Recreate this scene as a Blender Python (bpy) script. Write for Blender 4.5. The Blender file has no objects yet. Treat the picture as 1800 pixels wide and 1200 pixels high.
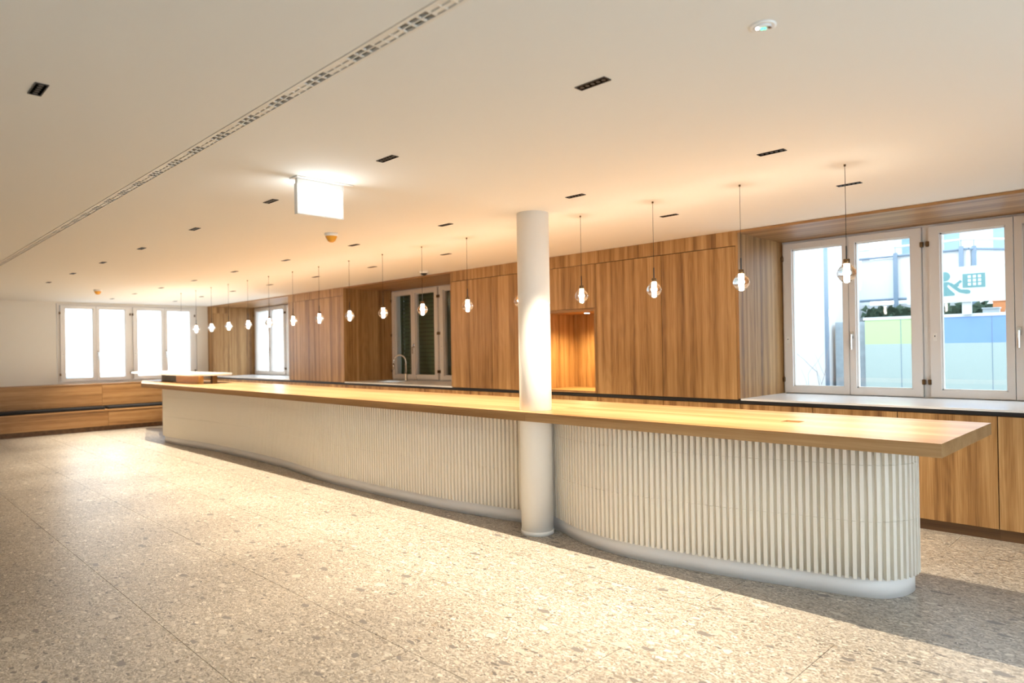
import bpy, bmesh, math, random
from mathutils import Matrix, Vector
random.seed(7)
C = bpy.context.scene.collection
SC = bpy.context.scene

# ------------------------------------------------------------------ camera, world, exposure
YAW, PITCH, ROLL = 0.7896, 0.0033, -0.0166
CAM_H = 1.5
fw = Vector((-math.sin(YAW)*math.cos(PITCH), math.cos(YAW)*math.cos(PITCH), math.sin(PITCH)))
r0 = Vector((math.cos(YAW), math.sin(YAW), 0)); u0 = r0.cross(fw)
rt = r0*math.cos(ROLL) + u0*math.sin(ROLL); up = -r0*math.sin(ROLL) + u0*math.cos(ROLL)
cd = bpy.data.cameras.new('camera'); cam = bpy.data.objects.new('camera', cd); C.objects.link(cam)
M4 = Matrix.Identity(4)
for i in range(3):
    M4[i][0], M4[i][1], M4[i][2] = rt[i], up[i], -fw[i]
M4[2][3] = CAM_H
cam.matrix_world = M4
cd.sensor_width = 36; cd.lens = 1192.88/1800*36
cd.shift_x = (900-894.776)/1800; cd.shift_y = (608.93-600)/1800
cd.clip_start = .05; cd.clip_end = 800
cd.dof.use_dof = True; cd.dof.focus_distance = 4.6; cd.dof.aperture_fstop = 1.6
SC.camera = cam

SC.view_settings.view_transform = 'Standard'; SC.view_settings.look = 'None'
SC.view_settings.gamma = 1; SC.view_settings.use_curve_mapping = False
SC.view_settings.exposure = 0.72

wd = bpy.data.worlds.new('overcast_sky'); SC.world = wd; wd.use_nodes = True
bg = wd.node_tree.nodes['Background']
bg.inputs[0].default_value = (.78, .9, 1.0, 1); bg.inputs[1].default_value = 3.9

SC.cycles.max_bounces = 10; SC.cycles.diffuse_bounces = 5; SC.cycles.glossy_bounces = 4
SC.cycles.transparent_max_bounces = 16; SC.cycles.transmission_bounces = 8
SC.cycles.caustics_reflective = False; SC.cycles.caustics_refractive = False
SC.cycles.sample_clamp_indirect = 6

WARM = (1.0, .82, .60)
PEND_C = (1.0, .88, .70)
SPOT_W = 215
PEND_W = 72

# ------------------------------------------------------------------ materials
def newmat(name):
    m = bpy.data.materials.new(name); m.use_nodes = True
    nt = m.node_tree; return m, nt, nt.nodes['Principled BSDF']
def plain(name, col, rough=.5, metal=0, bump=0, bscale=80, var=0):
    m, nt, b = newmat(name)
    b.inputs['Base Color'].default_value = (*col, 1); b.inputs['Roughness'].default_value = rough
    b.inputs['Metallic'].default_value = metal
    tc = nt.nodes.new('ShaderNodeTexCoord'); n = nt.nodes.new('ShaderNodeTexNoise')
    n.inputs['Scale'].default_value = bscale; n.inputs['Detail'].default_value = 4
    nt.links.new(tc.outputs['Object'], n.inputs['Vector'])
    if var:
        mx = nt.nodes.new('ShaderNodeMix'); mx.data_type = 'RGBA'
        mx.inputs[6].default_value = (*[c*(1-var) for c in col], 1)
        mx.inputs[7].default_value = (*[min(1, c*(1+var)) for c in col], 1)
        nt.links.new(n.outputs['Fac'], mx.inputs[0]); nt.links.new(mx.outputs[2], b.inputs['Base Color'])
    if bump:
        bp = nt.nodes.new('ShaderNodeBump'); bp.inputs['Strength'].default_value = bump; bp.inputs['Distance'].default_value = .002
        nt.links.new(n.outputs['Fac'], bp.inputs['Height']); nt.links.new(bp.outputs['Normal'], b.inputs['Normal'])
    return m
def emit(name, col, s):
    m, nt, b = newmat(name)
    b.inputs['Base Color'].default_value = (*col, 1)
    b.inputs['Emission Color'].default_value = (*col, 1); b.inputs['Emission Strength'].default_value = s
    return m
def glass(name, tint=(1, 1, 1), ior=1.45, rough=0.0, extra=0.0):
    m, nt, b = newmat(name); nt.nodes.remove(b)
    out = nt.nodes['Material Output']
    t = nt.nodes.new('ShaderNodeBsdfTransparent'); t.inputs[0].default_value = (*tint, 1)
    g = nt.nodes.new('ShaderNodeBsdfGlossy'); g.inputs['Roughness'].default_value = rough
    # thin sheet: Schlick reflectance from the facing angle, the same from both sides
    lw = nt.nodes.new('ShaderNodeLayerWeight'); lw.inputs[0].default_value = .5
    pw = nt.nodes.new('ShaderNodeMath'); pw.operation = 'POWER'; pw.inputs[1].default_value = 4.5
    nt.links.new(lw.outputs['Facing'], pw.inputs[0])
    f = nt.nodes.new('ShaderNodeMath'); f.operation = 'MULTIPLY_ADD'; f.inputs[1].default_value = .9; f.inputs[2].default_value = ((ior-1)/(ior+1))**2
    nt.links.new(pw.outputs[0], f.inputs[0])
    mx = nt.nodes.new('ShaderNodeMixShader')
    if extra:
        ad = nt.nodes.new('ShaderNodeMath'); ad.operation = 'ADD'; ad.inputs[1].default_value = extra
        nt.links.new(f.outputs[0], ad.inputs[0]); nt.links.new(ad.outputs[0], mx.inputs[0])
    else:
        nt.links.new(f.outputs[0], mx.inputs[0])
    nt.links.new(t.outputs[0], mx.inputs[1]); nt.links.new(g.outputs[0], mx.inputs[2])
    nt.links.new(mx.outputs[0], out.inputs[0])
    return m
def crystal(name, col, ior=1.45):
    m, nt, b = newmat(name); nt.nodes.remove(b)
    g = nt.nodes.new('ShaderNodeBsdfGlass'); g.inputs['Color'].default_value = (*col, 1); g.inputs['IOR'].default_value = ior; g.inputs['Roughness'].default_value = 0
    t = nt.nodes.new('ShaderNodeBsdfTransparent'); mx = nt.nodes.new('ShaderNodeMixShader'); mx.inputs[0].default_value = .72
    nt.links.new(t.outputs[0], mx.inputs[1]); nt.links.new(g.outputs[0], mx.inputs[2])
    nt.links.new(mx.outputs[0], nt.nodes['Material Output'].inputs[0]); return m
def ramp(nt, stops):
    r = nt.nodes.new('ShaderNodeValToRGB'); e = r.color_ramp.elements
    while len(e) < len(stops): e.new(.5)
    for el, (p, c) in zip(e, stops):
        el.position = p; el.color = (*c, 1)
    return r
def wood(name, dark, mid, light, axis='z', rough=.45, coarse=1.0, fig=1.0):
    """oak veneer: long fibres along one axis, plank to plank tone change, cathedral figure"""
    m, nt, b = newmat(name); L = nt.links.new
    tc = nt.nodes.new('ShaderNodeTexCoord'); oi = nt.nodes.new('ShaderNodeObjectInfo')
    mul = nt.nodes.new('ShaderNodeMath'); mul.operation = 'MULTIPLY'; mul.inputs[1].default_value = 37
    L(oi.outputs['Random'], mul.inputs[0])
    cmb = nt.nodes.new('ShaderNodeCombineXYZ')
    for k in range(3): L(mul.outputs[0], cmb.inputs[k])
    add = nt.nodes.new('ShaderNodeVectorMath'); add.operation = 'ADD'
    L(tc.outputs['Object'], add.inputs[0]); L(cmb.outputs[0], add.inputs[1])
    def mapped(long, cross):
        mp = nt.nodes.new('ShaderNodeMapping')
        s = [cross]*3; s['xyz'.index(axis)] = long
        mp.inputs['Scale'].default_value = s; L(add.outputs[0], mp.inputs['Vector']); return mp
    m1 = mapped(.32*coarse, 15*coarse); n1 = nt.nodes.new('ShaderNodeTexNoise')
    n1.inputs['Scale'].default_value = 1; n1.inputs['Detail'].default_value = 5; n1.inputs['Distortion'].default_value = .18*fig
    L(m1.outputs[0], n1.inputs['Vector'])
    m2 = mapped(3.5, 150); n2 = nt.nodes.new('ShaderNodeTexNoise')
    n2.inputs['Scale'].default_value = 1; n2.inputs['Detail'].default_value = 3
    L(m2.outputs[0], n2.inputs['Vector'])
    m3 = mapped(.0001, 7); v = nt.nodes.new('ShaderNodeTexVoronoi'); v.inputs['Scale'].default_value = 1
    L(m3.outputs[0], v.inputs['Vector'])
    m4 = mapped(.7, 4.5); w = nt.nodes.new('ShaderNodeTexNoise'); w.inputs['Scale'].default_value = 1.2
    w.inputs['Detail'].default_value = 1; L(m4.outputs[0], w.inputs['Vector'])
    ws = nt.nodes.new('ShaderNodeMath'); ws.operation = 'MULTIPLY'; ws.inputs[1].default_value = 60; L(w.outputs['Fac'], ws.inputs[0])
    wsin = nt.nodes.new('ShaderNodeMath'); wsin.operation = 'SINE'; L(ws.outputs[0], wsin.inputs[0])
    sm = nt.nodes.new('ShaderNodeMath'); sm.operation = 'MULTIPLY_ADD'; sm.inputs[1].default_value = .022*fig
    L(wsin.outputs[0], sm.inputs[0]); L(n1.outputs['Fac'], sm.inputs[2])
    sm2 = nt.nodes.new('ShaderNodeMath'); sm2.operation = 'MULTIPLY_ADD'; sm2.inputs[1].default_value = .42
    L(n2.outputs['Fac'], sm2.inputs[0]); L(sm.outputs[0], sm2.inputs[2])
    sep = nt.nodes.new('ShaderNodeSeparateColor'); L(v.outputs['Color'], sep.inputs[0])
    sm3 = nt.nodes.new('ShaderNodeMath'); sm3.operation = 'MULTIPLY_ADD'; sm3.inputs[1].default_value = .075
    L(sep.outputs[0], sm3.inputs[0]); L(sm2.outputs[0], sm3.inputs[2])
    r = ramp(nt, [(.46, dark), (.72, mid), (.98, light)])
    L(sm3.outputs[0], r.inputs[0]); L(r.outputs[0], b.inputs['Base Color'])
    b.inputs['Roughness'].default_value = rough
    bp = nt.nodes.new('ShaderNodeBump'); bp.inputs['Strength'].default_value = .12; bp.inputs['Distance'].default_value = .001
    L(n2.outputs['Fac'], bp.inputs['Height']); L(bp.outputs[0], b.inputs['Normal'])
    return m
def terrazzo():
    m, nt, b = newmat('terrazzo'); L = nt.links.new
    g = nt.nodes.new('ShaderNodeNewGeometry')
    nz = nt.nodes.new('ShaderNodeTexNoise'); nz.inputs['Scale'].default_value = 22; nz.inputs['Detail'].default_value = 2
    L(g.outputs['Position'], nz.inputs['Vector'])
    sub = nt.nodes.new('ShaderNodeVectorMath'); sub.operation = 'MULTIPLY_ADD'
    sub.inputs[1].default_value = (.05, .05, 0); L(nz.outputs['Color'], sub.inputs[0]); L(g.outputs['Position'], sub.inputs[2])
    def layer(scale, sx, sy, rot=.5):
        mp = nt.nodes.new('ShaderNodeMapping'); mp.inputs['Scale'].default_value = (sx, sy, 1)
        mp.inputs['Rotation'].default_value = (0, 0, rot)
        L(sub.outputs[0], mp.inputs['Vector'])
        v = nt.nodes.new('ShaderNodeTexVoronoi'); v.voronoi_dimensions = '2D'; v.inputs['Scale'].default_value = scale
        v.inputs['Randomness'].default_value = 1
        L(mp.outputs[0], v.inputs['Vector'])
        s = nt.nodes.new('ShaderNodeSeparateColor'); L(v.outputs['Color'], s.inputs[0])
        return v, s
    # fine aggregate
    v1, s1 = layer(110, 1, 1.7)
    r1 = ramp(nt, [(0, (.21, .185, .155)), (.35, (.36, .325, .275)), (.65, (.44, .405, .35)), (.86, (.53, .495, .44)), (1, (.64, .61, .56))])
    L(s1.outputs[0], r1.inputs[0])
    col = r1.outputs[0]
    def chips(col, scale, sx, sy, thr, stops, soft=.04, rot=.5, pick=.5):
        v, s = layer(scale, sx, sy, rot)
        # radius varies cell to cell; only some cells carry a chip
        rad = nt.nodes.new('ShaderNodeMath'); rad.operation = 'MULTIPLY'; rad.inputs[1].default_value = thr
        L(s.outputs[1], rad.inputs[0])
        d = nt.nodes.new('ShaderNodeMath'); d.operation = 'SUBTRACT'; L(rad.outputs[0], d.inputs[0]); L(v.outputs['Distance'], d.inputs[1])
        ml = nt.nodes.new('ShaderNodeMath'); ml.operation = 'MULTIPLY'; ml.inputs[1].default_value = 1/soft; ml.use_clamp = True; L(d.outputs[0], ml.inputs[0])
        pk = nt.nodes.new('ShaderNodeMath'); pk.operation = 'LESS_THAN'; pk.inputs[1].default_value = pick; L(s.outputs[2], pk.inputs[0])
        fa = nt.nodes.new('ShaderNodeMath'); fa.operation = 'MULTIPLY'; L(ml.outputs[0], fa.inputs[0]); L(pk.outputs[0], fa.inputs[1])
        r = ramp(nt, stops); r.color_ramp.interpolation = 'CONSTANT'; L(s.outputs[0], r.inputs[0])
        mx = nt.nodes.new('ShaderNodeMix'); mx.data_type = 'RGBA'
        L(fa.outputs[0], mx.inputs[0]); L(col, mx.inputs[6]); L(r.outputs[0], mx.inputs[7])
        return mx.outputs[2]
    st = [(0, (.15, .14, .13)), (.15, (.26, .235, .20)), (.42, (.56, .51, .43)), (.7, (.70, .66, .58)), (.9, (.36, .30, .23))]
    col = chips(col, 55, .8, 1.8, .6, st, .08, .3, .5)
    col = chips(col, 27, .75, 1.7, .48, st, .05, -.1, .3)
    col = chips(col, 9, .8, 1.6, .34, [(0, (.20, .19, .18)), (.35, (.48, .45, .39)), (.7, (.60, .57, .5))], .02, .2, .25)
    # broad tone drift over the slabs
    n = nt.nodes.new('ShaderNodeTexNoise'); n.inputs['Scale'].default_value = 1.3; n.inputs['Detail'].default_value = 3
    L(g.outputs['Position'], n.inputs['Vector'])
    hs = nt.nodes.new('ShaderNodeMapRange'); hs.inputs[3].default_value = .82; hs.inputs[4].default_value = 1.12
    L(n.outputs['Fac'], hs.inputs[0])
    hs.inputs[3].default_value = .86; hs.inputs[4].default_value = 1.1
    vm = nt.nodes.new('ShaderNodeVectorMath'); vm.operation = 'SCALE'; L(col, vm.inputs[0]); L(hs.outputs[0], vm.inputs['Scale'])
    L(vm.outputs[0], b.inputs['Base Color'])
    b.inputs['Roughness'].default_value = .38
    return m

MT = dict(
    floor=terrazzo(),
    grout=plain('tile_grout', (.30, .25, .19), .9),
    wall=plain('white_plaster', (.80, .76, .69), .85, bump=.2),
    ceil=plain('ceiling_paint', (.84, .82, .77), .9, bump=.1),
    oak=wood('oak_vertical', (.13, .055, .016), (.35, .185, .062), (.53, .325, .14)),
    oakx=wood('oak_horizontal', (.15, .065, .018), (.33, .17, .06), (.48, .28, .12), axis='x'),
    oaky=wood('oak_bench', (.16, .07, .02), (.33, .17, .06), (.46, .27, .115), axis='y'),
    top=wood('oak_worktop', (.22, .11, .04), (.36, .215, .095), (.46, .305, .16), axis='x', rough=.33, coarse=.7, fig=.3),
    lit_oak=wood('oak_lit_amber', (.38, .2, .05), (.6, .36, .11), (.7, .46, .18), axis='x'),  # brighter oak copy, amber light on the shelf support put into its colour
    dark=wood('dark_oak_plinth_gap_shade', (.07, .03, .012), (.14, .07, .028), (.2, .1, .04), axis='x', rough=.5),  # plinth wood; on cabinet bodies it paints shade behind the door gaps
    tile=plain('cream_ceramic', (.90, .855, .765), .5, bump=.1, bscale=30),
    plinth=plain('white_lacquer_plinth', (.88, .87, .87), .45),
    column=plain('white_column_paint', (.86, .85, .82), .6, bump=.15, bscale=40),
    stone=plain('white_stone', (.86, .87, .88), .25, var=.03, bscale=6),
    black=plain('black_metal', (.012, .012, .014), .4, bump=.1),
    cushion=plain('black_cushion', (.004, .005, .008), .9, bump=.4, bscale=300),
    frame=plain('white_window_paint', (.80, .77, .74), .4, bump=.05),
    bronze=plain('bronze_hinge', (.16, .10, .05), .35, .9),
    void=plain('matt_black', (.003, .003, .003), 1),
    chrome=plain('brushed_steel', (.75, .74, .72), .2, 1),
    white=plain('white_plastic', (.85, .84, .81), .4),
    vent=plain('white_aluminium', (.82, .77, .69), .45),
    amber=plain('amber_plastic', (.75, .36, .03), .35),
    pane=glass('window_glass', (.97, .985, .985), 1.5),
    globe=crystal('globe_crystal', (1, .99, .97)),
    tube=emit('lamp_tube_glow', (1.0, .93, .82), 42),
    exitm=emit('lit_exit_panel', (.90, .97, 1.0), 6),
    puck=emit('puck_lamp_glow', (.95, .97, 1.0), 12),
    green=emit('green_led', (.05, .9, .45), 1.6),
    slat=plain('green_shutter', (.09, .15, .085), .55),
    facade=plain('white_render', (.54, .56, .58), .9, bump=.3, var=.04, bscale=3),
    concrete=plain('weathered_concrete', (.26, .30, .33), .9, bump=.5, var=.35, bscale=9),
    steel=plain('blue_grey_steel', (.13, .19, .26), .5),
    rail=plain('pale_rail', (.5, .54, .56), .4),
    sign=plain('white_sign', (.43, .47, .47), .5),
    teal=plain('teal_print', (.08, .19, .20), .5),
    ink=plain('dark_print', (.03, .10, .11), .5),
    hedge=plain('dark_foliage_slat_gaps', (.02, .045, .025), .9, var=.5, bscale=30),  # hedge leaves; also colours the sheet that darkens the shutter gaps
    soil=plain('outside_paving', (.35, .36, .37), .9, var=.2, bscale=5),
    fgreen=plain('green_film', (.34, .46, .23), .35),
    fblue=plain('blue_film', (.14, .25, .48), .35, var=.12, bscale=3),
    frost=plain('frosted_film', (.29, .36, .35), .4, var=.05, bscale=40),
    bluewin=plain('dark_pane', (.18, .28, .36), .2),
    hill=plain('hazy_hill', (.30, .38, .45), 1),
    orange=plain('orange_plastic', (.6, .22, .08), .5),
    branch=plain('branch_bark', (.22, .2, .2), .9),
)

MT['void'].node_tree.nodes['Principled BSDF'].inputs['Specular IOR Level'].default_value = 0
# ------------------------------------------------------------------ mesh helpers
WL = {}
def wloc(o):
    return WL.get(o.name, Vector((0, 0, 0))) if o else Vector((0, 0, 0))
class MB:
    def __init__(s): s.v = []; s.f = []
    def box(s, x0, x1, y0, y1, z0, z1):
        b = len(s.v)
        s.v += [(x, y, z) for z in (z0, z1) for y in (y0, y1) for x in (x0, x1)]
        s.f += [tuple(b+i for i in q) for q in ((0, 2, 3, 1), (4, 5, 7, 6), (0, 1, 5, 4), (2, 6, 7, 3), (0, 4, 6, 2), (1, 3, 7, 5))]
        return s
    def prism(s, pts, z0, z1):
        """pts counter-clockwise in plan"""
        b = len(s.v); n = len(pts)
        s.v += [(x, y, z0) for x, y in pts] + [(x, y, z1) for x, y in pts]
        s.f.append(tuple(b+n-1-i for i in range(n))); s.f.append(tuple(b+n+i for i in range(n)))
        for i in range(n):
            j = (i+1) % n; s.f.append((b+i, b+j, b+n+j, b+n+i))
        return s
    def prismy(s, pts, y0, y1):
        """polygon in x,z extruded along y"""
        b = len(s.v); n = len(pts)
        s.v += [(x, y0, z) for x, z in pts] + [(x, y1, z) for x, z in pts]
        s.f.append(tuple(b+i for i in range(n))); s.f.append(tuple(b+2*n-1-i for i in range(n)))
        for i in range(n):
            j = (i+1) % n; s.f.append((b+j, b+i, b+n+i, b+n+j))
        return s
    def lathe(s, prof, cx=0, cy=0, n=24):
        """prof: (r, z) list"""
        b = len(s.v); k = len(prof)
        for r, z in prof:
            for i in range(n):
                a = 2*math.pi*i/n; s.v.append((cx+r*math.cos(a), cy+r*math.sin(a), z))
        for q in range(k-1):
            for i in range(n):
                j = (i+1) % n
                s.f.append((b+q*n+i, b+q*n+j, b+(q+1)*n+j, b+(q+1)*n+i))
        s.f.append(tuple(b+i for i in reversed(range(n)))); s.f.append(tuple(b+(k-1)*n+i for i in range(n)))
        return s
    def tube(s, pts, r, n=8):
        pts = [Vector(p) for p in pts]; b = len(s.v); rs = r if isinstance(r, (list, tuple)) else [r]*len(pts)
        up = Vector((0, 0, 1))
        for i, p in enumerate(pts):
            d = (pts[min(i+1, len(pts)-1)] - pts[max(i-1, 0)]).normalized()
            a = d.cross(up if abs(d.z) < .9 else Vector((1, 0, 0))).normalized(); c = d.cross(a)
            for k in range(n):
                t = 2*math.pi*k/n; s.v.append(tuple(p + rs[i]*(math.cos(t)*a + math.sin(t)*c)))
        for q in range(len(pts)-1):
            for i in range(n):
                j = (i+1) % n; s.f.append((b+q*n+i, b+q*n+j, b+(q+1)*n+j, b+(q+1)*n+i))
        s.f.append(tuple(b+i for i in reversed(range(n)))); s.f.append(tuple(b+(len(pts)-1)*n+i for i in range(n)))
        return s
    def mesh(s, name, mat, off=(0, 0, 0), smooth=False, bevel=0):
        me = bpy.data.meshes.new(name); o = Vector(off)
        me.from_pydata([tuple(Vector(v)-o) for v in s.v], [], s.f)
        bm = bmesh.new(); bm.from_mesh(me)
        bmesh.ops.recalc_face_normals(bm, faces=bm.faces)
        if bevel:
            bmesh.ops.bevel(bm, geom=list(bm.edges), offset=bevel, segments=1, affect='EDGES', profile=.5)
        bm.to_mesh(me); bm.free()
        if smooth:
            for p in me.polygons: p.use_smooth = len(p.vertices) == 4
        me.materials.append(MT[mat]); return me
    def build(s, name, mat, parent=None, smooth=False, bevel=0):
        o = bpy.data.objects.new(name, s.mesh(name, mat, wloc(parent), smooth, bevel)); C.objects.link(o)
        if parent: o.parent = parent; WL[o.name] = wloc(parent)
        return o
def box(*a): return MB().box(*a)
def tag(o, label=None, cat=None, group=None, kind=None):
    if label: o['label'] = label
    if cat: o['category'] = cat
    if group: o['group'] = group
    if kind: o['kind'] = kind
    return o
def empty(name, loc=(0, 0, 0), rz=0):
    o = bpy.data.objects.new(name, None); C.objects.link(o); o.location = loc; o.rotation_euler = (0, 0, rz)
    o.empty_display_size = .1; WL[o.name] = Vector(loc); return o
def struct(name, mb, mat, parent=None, **k):
    o = mb.build(name, mat, parent, **k)
    if not parent: o['kind'] = 'structure'
    return o
KIDS = {}
def copy_tree(o, parent=None):
    c = o.copy(); C.objects.link(c)
    if parent: c.parent = parent
    for ch in [q for q in o.children]: copy_tree(ch, c)
    return c
ORD = ['', 'first', 'second', 'third', 'fourth', 'fifth', 'sixth', 'seventh', 'eighth', 'ninth', 'tenth', 'eleventh', 'twelfth',
       'thirteenth', 'fourteenth', 'fifteenth', 'sixteenth', 'seventeenth', 'eighteenth']

# ------------------------------------------------------------------ room shell
ZC = 2.6            # ceiling
XL, XR = -16.155, 2.4
YF, YB = -3.6, 7.15
YCAB = 6.15
ZS = .985           # top of the white stone worktop / sills

fl = struct('floor', box(XL-.3, XR+.3, YF-.3, YB+.3, -.12, -.012), 'grout')
TX, TY = 1.5, .75
tmesh = {}
row = 0
y = 1.265 - TY*7
while y < YB+.1:
    x = -4.28 + (TX/2 if row % 2 == 0 else 0) - TX*9
    while x < XR:
        x0, x1, y0, y1 = max(x, XL), min(x+TX, XR), max(y, YF), min(y+TY, YB)
        if x1-x0 > .02 and y1-y0 > .02:
            key = (round(x1-x0, 3), round(y1-y0, 3))
            if key not in tmesh:
                g = .0016
                tmesh[key] = MB().box(g, key[0]-g, g, key[1]-g, -.012, 0).mesh('floor_tile', 'floor', bevel=0)
            o = bpy.data.objects.new('floor_tile', tmesh[key]); C.objects.link(o)
            o.location = (x0, y0, 0); o.parent = fl
        x += TX
    y += TY; row += 1

VY0, VY1 = 1.350, 1.425
struct('ceiling', box(XL-.3, XR+.3, YF-.3, VY0, ZC, ZC+.2).box(XL-.3, XR+.3, VY1, YB+.3, ZC, ZC+.2), 'ceil')

def holed(u0, u1, z0, z1, holes, t0, t1, axis):
    """wall slab with rectangular openings; axis 'x' runs along x with thickness in y"""
    m = MB(); us = sorted({u0, u1} | {h[0] for h in holes} | {h[1] for h in holes})
    for a, b in zip(us, us[1:]):
        h = [q for q in holes if q[0] <= a and q[1] >= b]
        segs = [(z0, z1)] if not h else [(z0, h[0][2]), (h[0][3], z1)]
        for s, e in segs:
            if e-s > .001:
                m.box(a, b, t0, t1, s, e) if axis == 'x' else m.box(t0, t1, a, b, s, e)
    return m
N1, N2, N3 = (-3.064, -.36), (-10.2, -7.36), (-15.87, -12.19)      # the three window niches (x from, x to)
struct('wall_back', holed(XL, XR, 0, ZC, [(-15.87, -12.25, .95, 2.59), (-10.22, -7.36, .95, 2.59), (-3.07, -.36, .95, 2.59)], YB, YB+.3, 'x'), 'wall')
struct('wall_left', holed(YF, YB, 0, ZC, [(3.16, 5.90, .96, 2.57)], XL-.3, XL, 'y'), 'wall')
struct('wall_right', holed(YF, YB, 0, ZC, [(-2.9, 4.6, .35, 2.5)], XR, XR+.3, 'y'), 'wall')
struct('wall_front', box(XL, XR, YF-.3, YF, 0, ZC), 'wall')

# ------------------------------------------------------------------ windows
def make_window(name, loc, rz, casements, z0, z1, glass_z, lab, nh=2, plain_far=False):
    """casements: (x0, x1, handle side or None); local frame, room side is -y. parts: window_frame, casement > pane, handle; hinge"""
    r = empty(name, loc, rz); tag(r, lab, kind='structure'); WL[r.name] = Vector((0, 0, 0))
    a, b = casements[0][0], casements[-1][1]
    f = MB().box(a-.05, b+.05, -.02, .06, z0-.03, z0).box(a-.05, b+.05, -.02, .06, z1, z1+.035)
    f.box(a-.05, a, -.02, .06, z0, z1).box(b, b+.05, -.02, .06, z0, z1)
    for (c0, c1) in [(c[1], d[0]) for c, d in zip(casements, casements[1:]) if d[0]-c[1] > .01]:
        f.box(c0, c1, -.02, .06, z0, z1)
    f.build('window_frame', 'frame', r, bevel=.003)
    for i, (x0, x1, hs) in enumerate(casements):
        fl_, fr = (.088, .055) if i % 2 == 0 else (.06, .088)
        gx0, gx1 = x0+fl_, x1-fr; g0, g1 = glass_z
        q = MB().box(x0+.003, gx0, -.055, .03, z0+.003, z1-.003).box(gx1, x1-.003, -.055, .03, z0+.003, z1-.003)
        q.box(gx0, gx1, -.055, .03, z0+.003, g0).box(gx0, gx1, -.055, .03, g1, z1-.003)
        cs = q.build('casement', 'frame', r)
        # slim glazing bead
        bd = MB().box(gx0, gx0+.012, -.028, .02, g0, g1).box(gx1-.012, gx1, -.028, .02, g0, g1).box(gx0, gx1, -.028, .02, g0, g0+.012).box(gx0, gx1, -.028, .02, g1-.012, g1)
        bd.build('glazing_bead', 'frame', cs)
        MB().box(gx0, gx1, -.006, .004, g0, g1).build('pane', 'pane', cs)
        if hs is not None:
            hx = (x0+.028) if hs == 'l' else (x1-.028); zm = (g0+g1)/2-.25
            h = MB().box(hx-.014, hx+.014, -.062, -.055, zm+.02, zm+.09).box(hx-.008, hx+.008, -.092, -.062, zm+.05, zm+.066)
            h.tube([(hx, -.092, zm+.062), (hx, -.095, zm+.0), (hx, -.092, zm-.085)], .009)
            h.build('handle', 'chrome', cs)
        elif i % 2 == 0:
            kx = x0+.042; zm = (g0+g1)/2-.23
            MB().box(kx-.014, kx+.014, -.059, -.055, zm-.035, zm+.035).build('lock_plate', 'white', cs)
            MB().lathe([(.005, zm+.002), (.005, zm+.014)], kx, -.0575, 8).build('keyhole', 'black', cs)
        hxx = x0-.004 if i % 2 == 0 else x1+.004
        hz = [z0+.14, z1-.16] if nh == 2 else [z0+.14, (z0+z1)/2, z1-.16]
        for zz in hz:
            MB().box(hxx-.013, hxx+.013, -.070, -.03, zz-.024, zz+.024).build('hinge', 'bronze', r, bevel=.004)
    return r
make_window('window_1', (0, YB+.02, 0), 0, [(-3.045, -2.395, None), (-2.395, -1.757, 'l'), (-1.70, -1.065, None), (-1.065, -.43, 'l')], .99, 2.556, (1.058, 2.488),
            'large white four-casement window at the right end, over the white sill')
make_window('window_2', (0, YB+.02, 0), 0, [(-10.17, -9.54, None), (-9.54, -8.86, 'l'), (-8.80, -8.13, None), (-8.13, -7.45, 'l')], 1.0, 2.556, (1.07, 2.488),
            'white casement window with closed green shutters behind the tap', nh=3)
make_window('window_3', (0, YB+.02, 0), 0, [(-15.82, -15.04, None), (-15.04, -14.28, 'l'), (-14.22, -13.45, None), (-13.45, -12.7, 'l')], 1.0, 2.556, (1.07, 2.488),
            'bright narrow window between oak panels near the far corner')
make_window('window_4', (XL-.02, 0, 0), math.pi/2, [(3.22, 3.86, None), (3.86, 4.50, 'l'), (4.56, 5.20, None), (5.20, 5.84, 'l')], .985, 2.535, (1.04, 2.475),
            'row of four bright casements in the white end wall above the bench')
make_window('window_5', (XR+.05, 0, 0), -math.pi/2, [(-4.55, -3.65, None), (-3.65, -2.75, 'l'), (-2.7, -1.8, None), (-1.8, -.9, 'l'), (-.85, .05, None), (.05, .95, 'l'), (1.0, 1.9, None), (1.9, 2.85, 'l')], .4, 2.45, (.48, 2.38),
            'wide white casement window in the right-hand wall out of view')

# ------------------------------------------------------------------ oak niche linings
def lining(x0, x1, label, left_panel=None, right=True):
    r = empty('niche_lining', ((x0+x1)/2, YCAB, 1.0)); tag(r, label, 'wall panelling', 'oak window niche linings')
    lp = left_panel or (x0-.025, x0)
    MB().box(lp[0], lp[1], YCAB, YB, ZS, ZC-.002).build('side_panel', 'oak', r)
    if right: MB().box(x1, x1+.025, YCAB, YB, ZS, ZC-.002).build('side_panel', 'oak', r)
    MB().box(x0, x1, YCAB-.002, YB, ZC-.024, ZC-.002).build('soffit_panel', 'oakx', r)
    return r
lining(*N1, 'grey-lit oak lining of the wide window niche on the right')
lining(*N2, 'dark oak lining of the shuttered window niche with the tap')
l3 = lining(*N3, 'pale oak lining of the farthest window niche, beside the end wall')
# flush door in the far reveal
MB().box(-15.87, -15.862, YCAB+.004, 6.51, ZS, 2.43).build('reveal_door', 'oak', l3)
MB().box(-15.87, -15.862, 6.516, YB-.09, ZS, ZC-.03).build('reveal_panel', 'oak', l3)
MB().box(-15.87, -15.862, YCAB+.004, 6.51, 2.436, ZC-.03).build('reveal_panel', 'oak', l3)
MB().box(XL, -15.895, YCAB, YCAB+.02, ZS, ZC).build('filler_panel', 'oak', l3)

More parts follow.
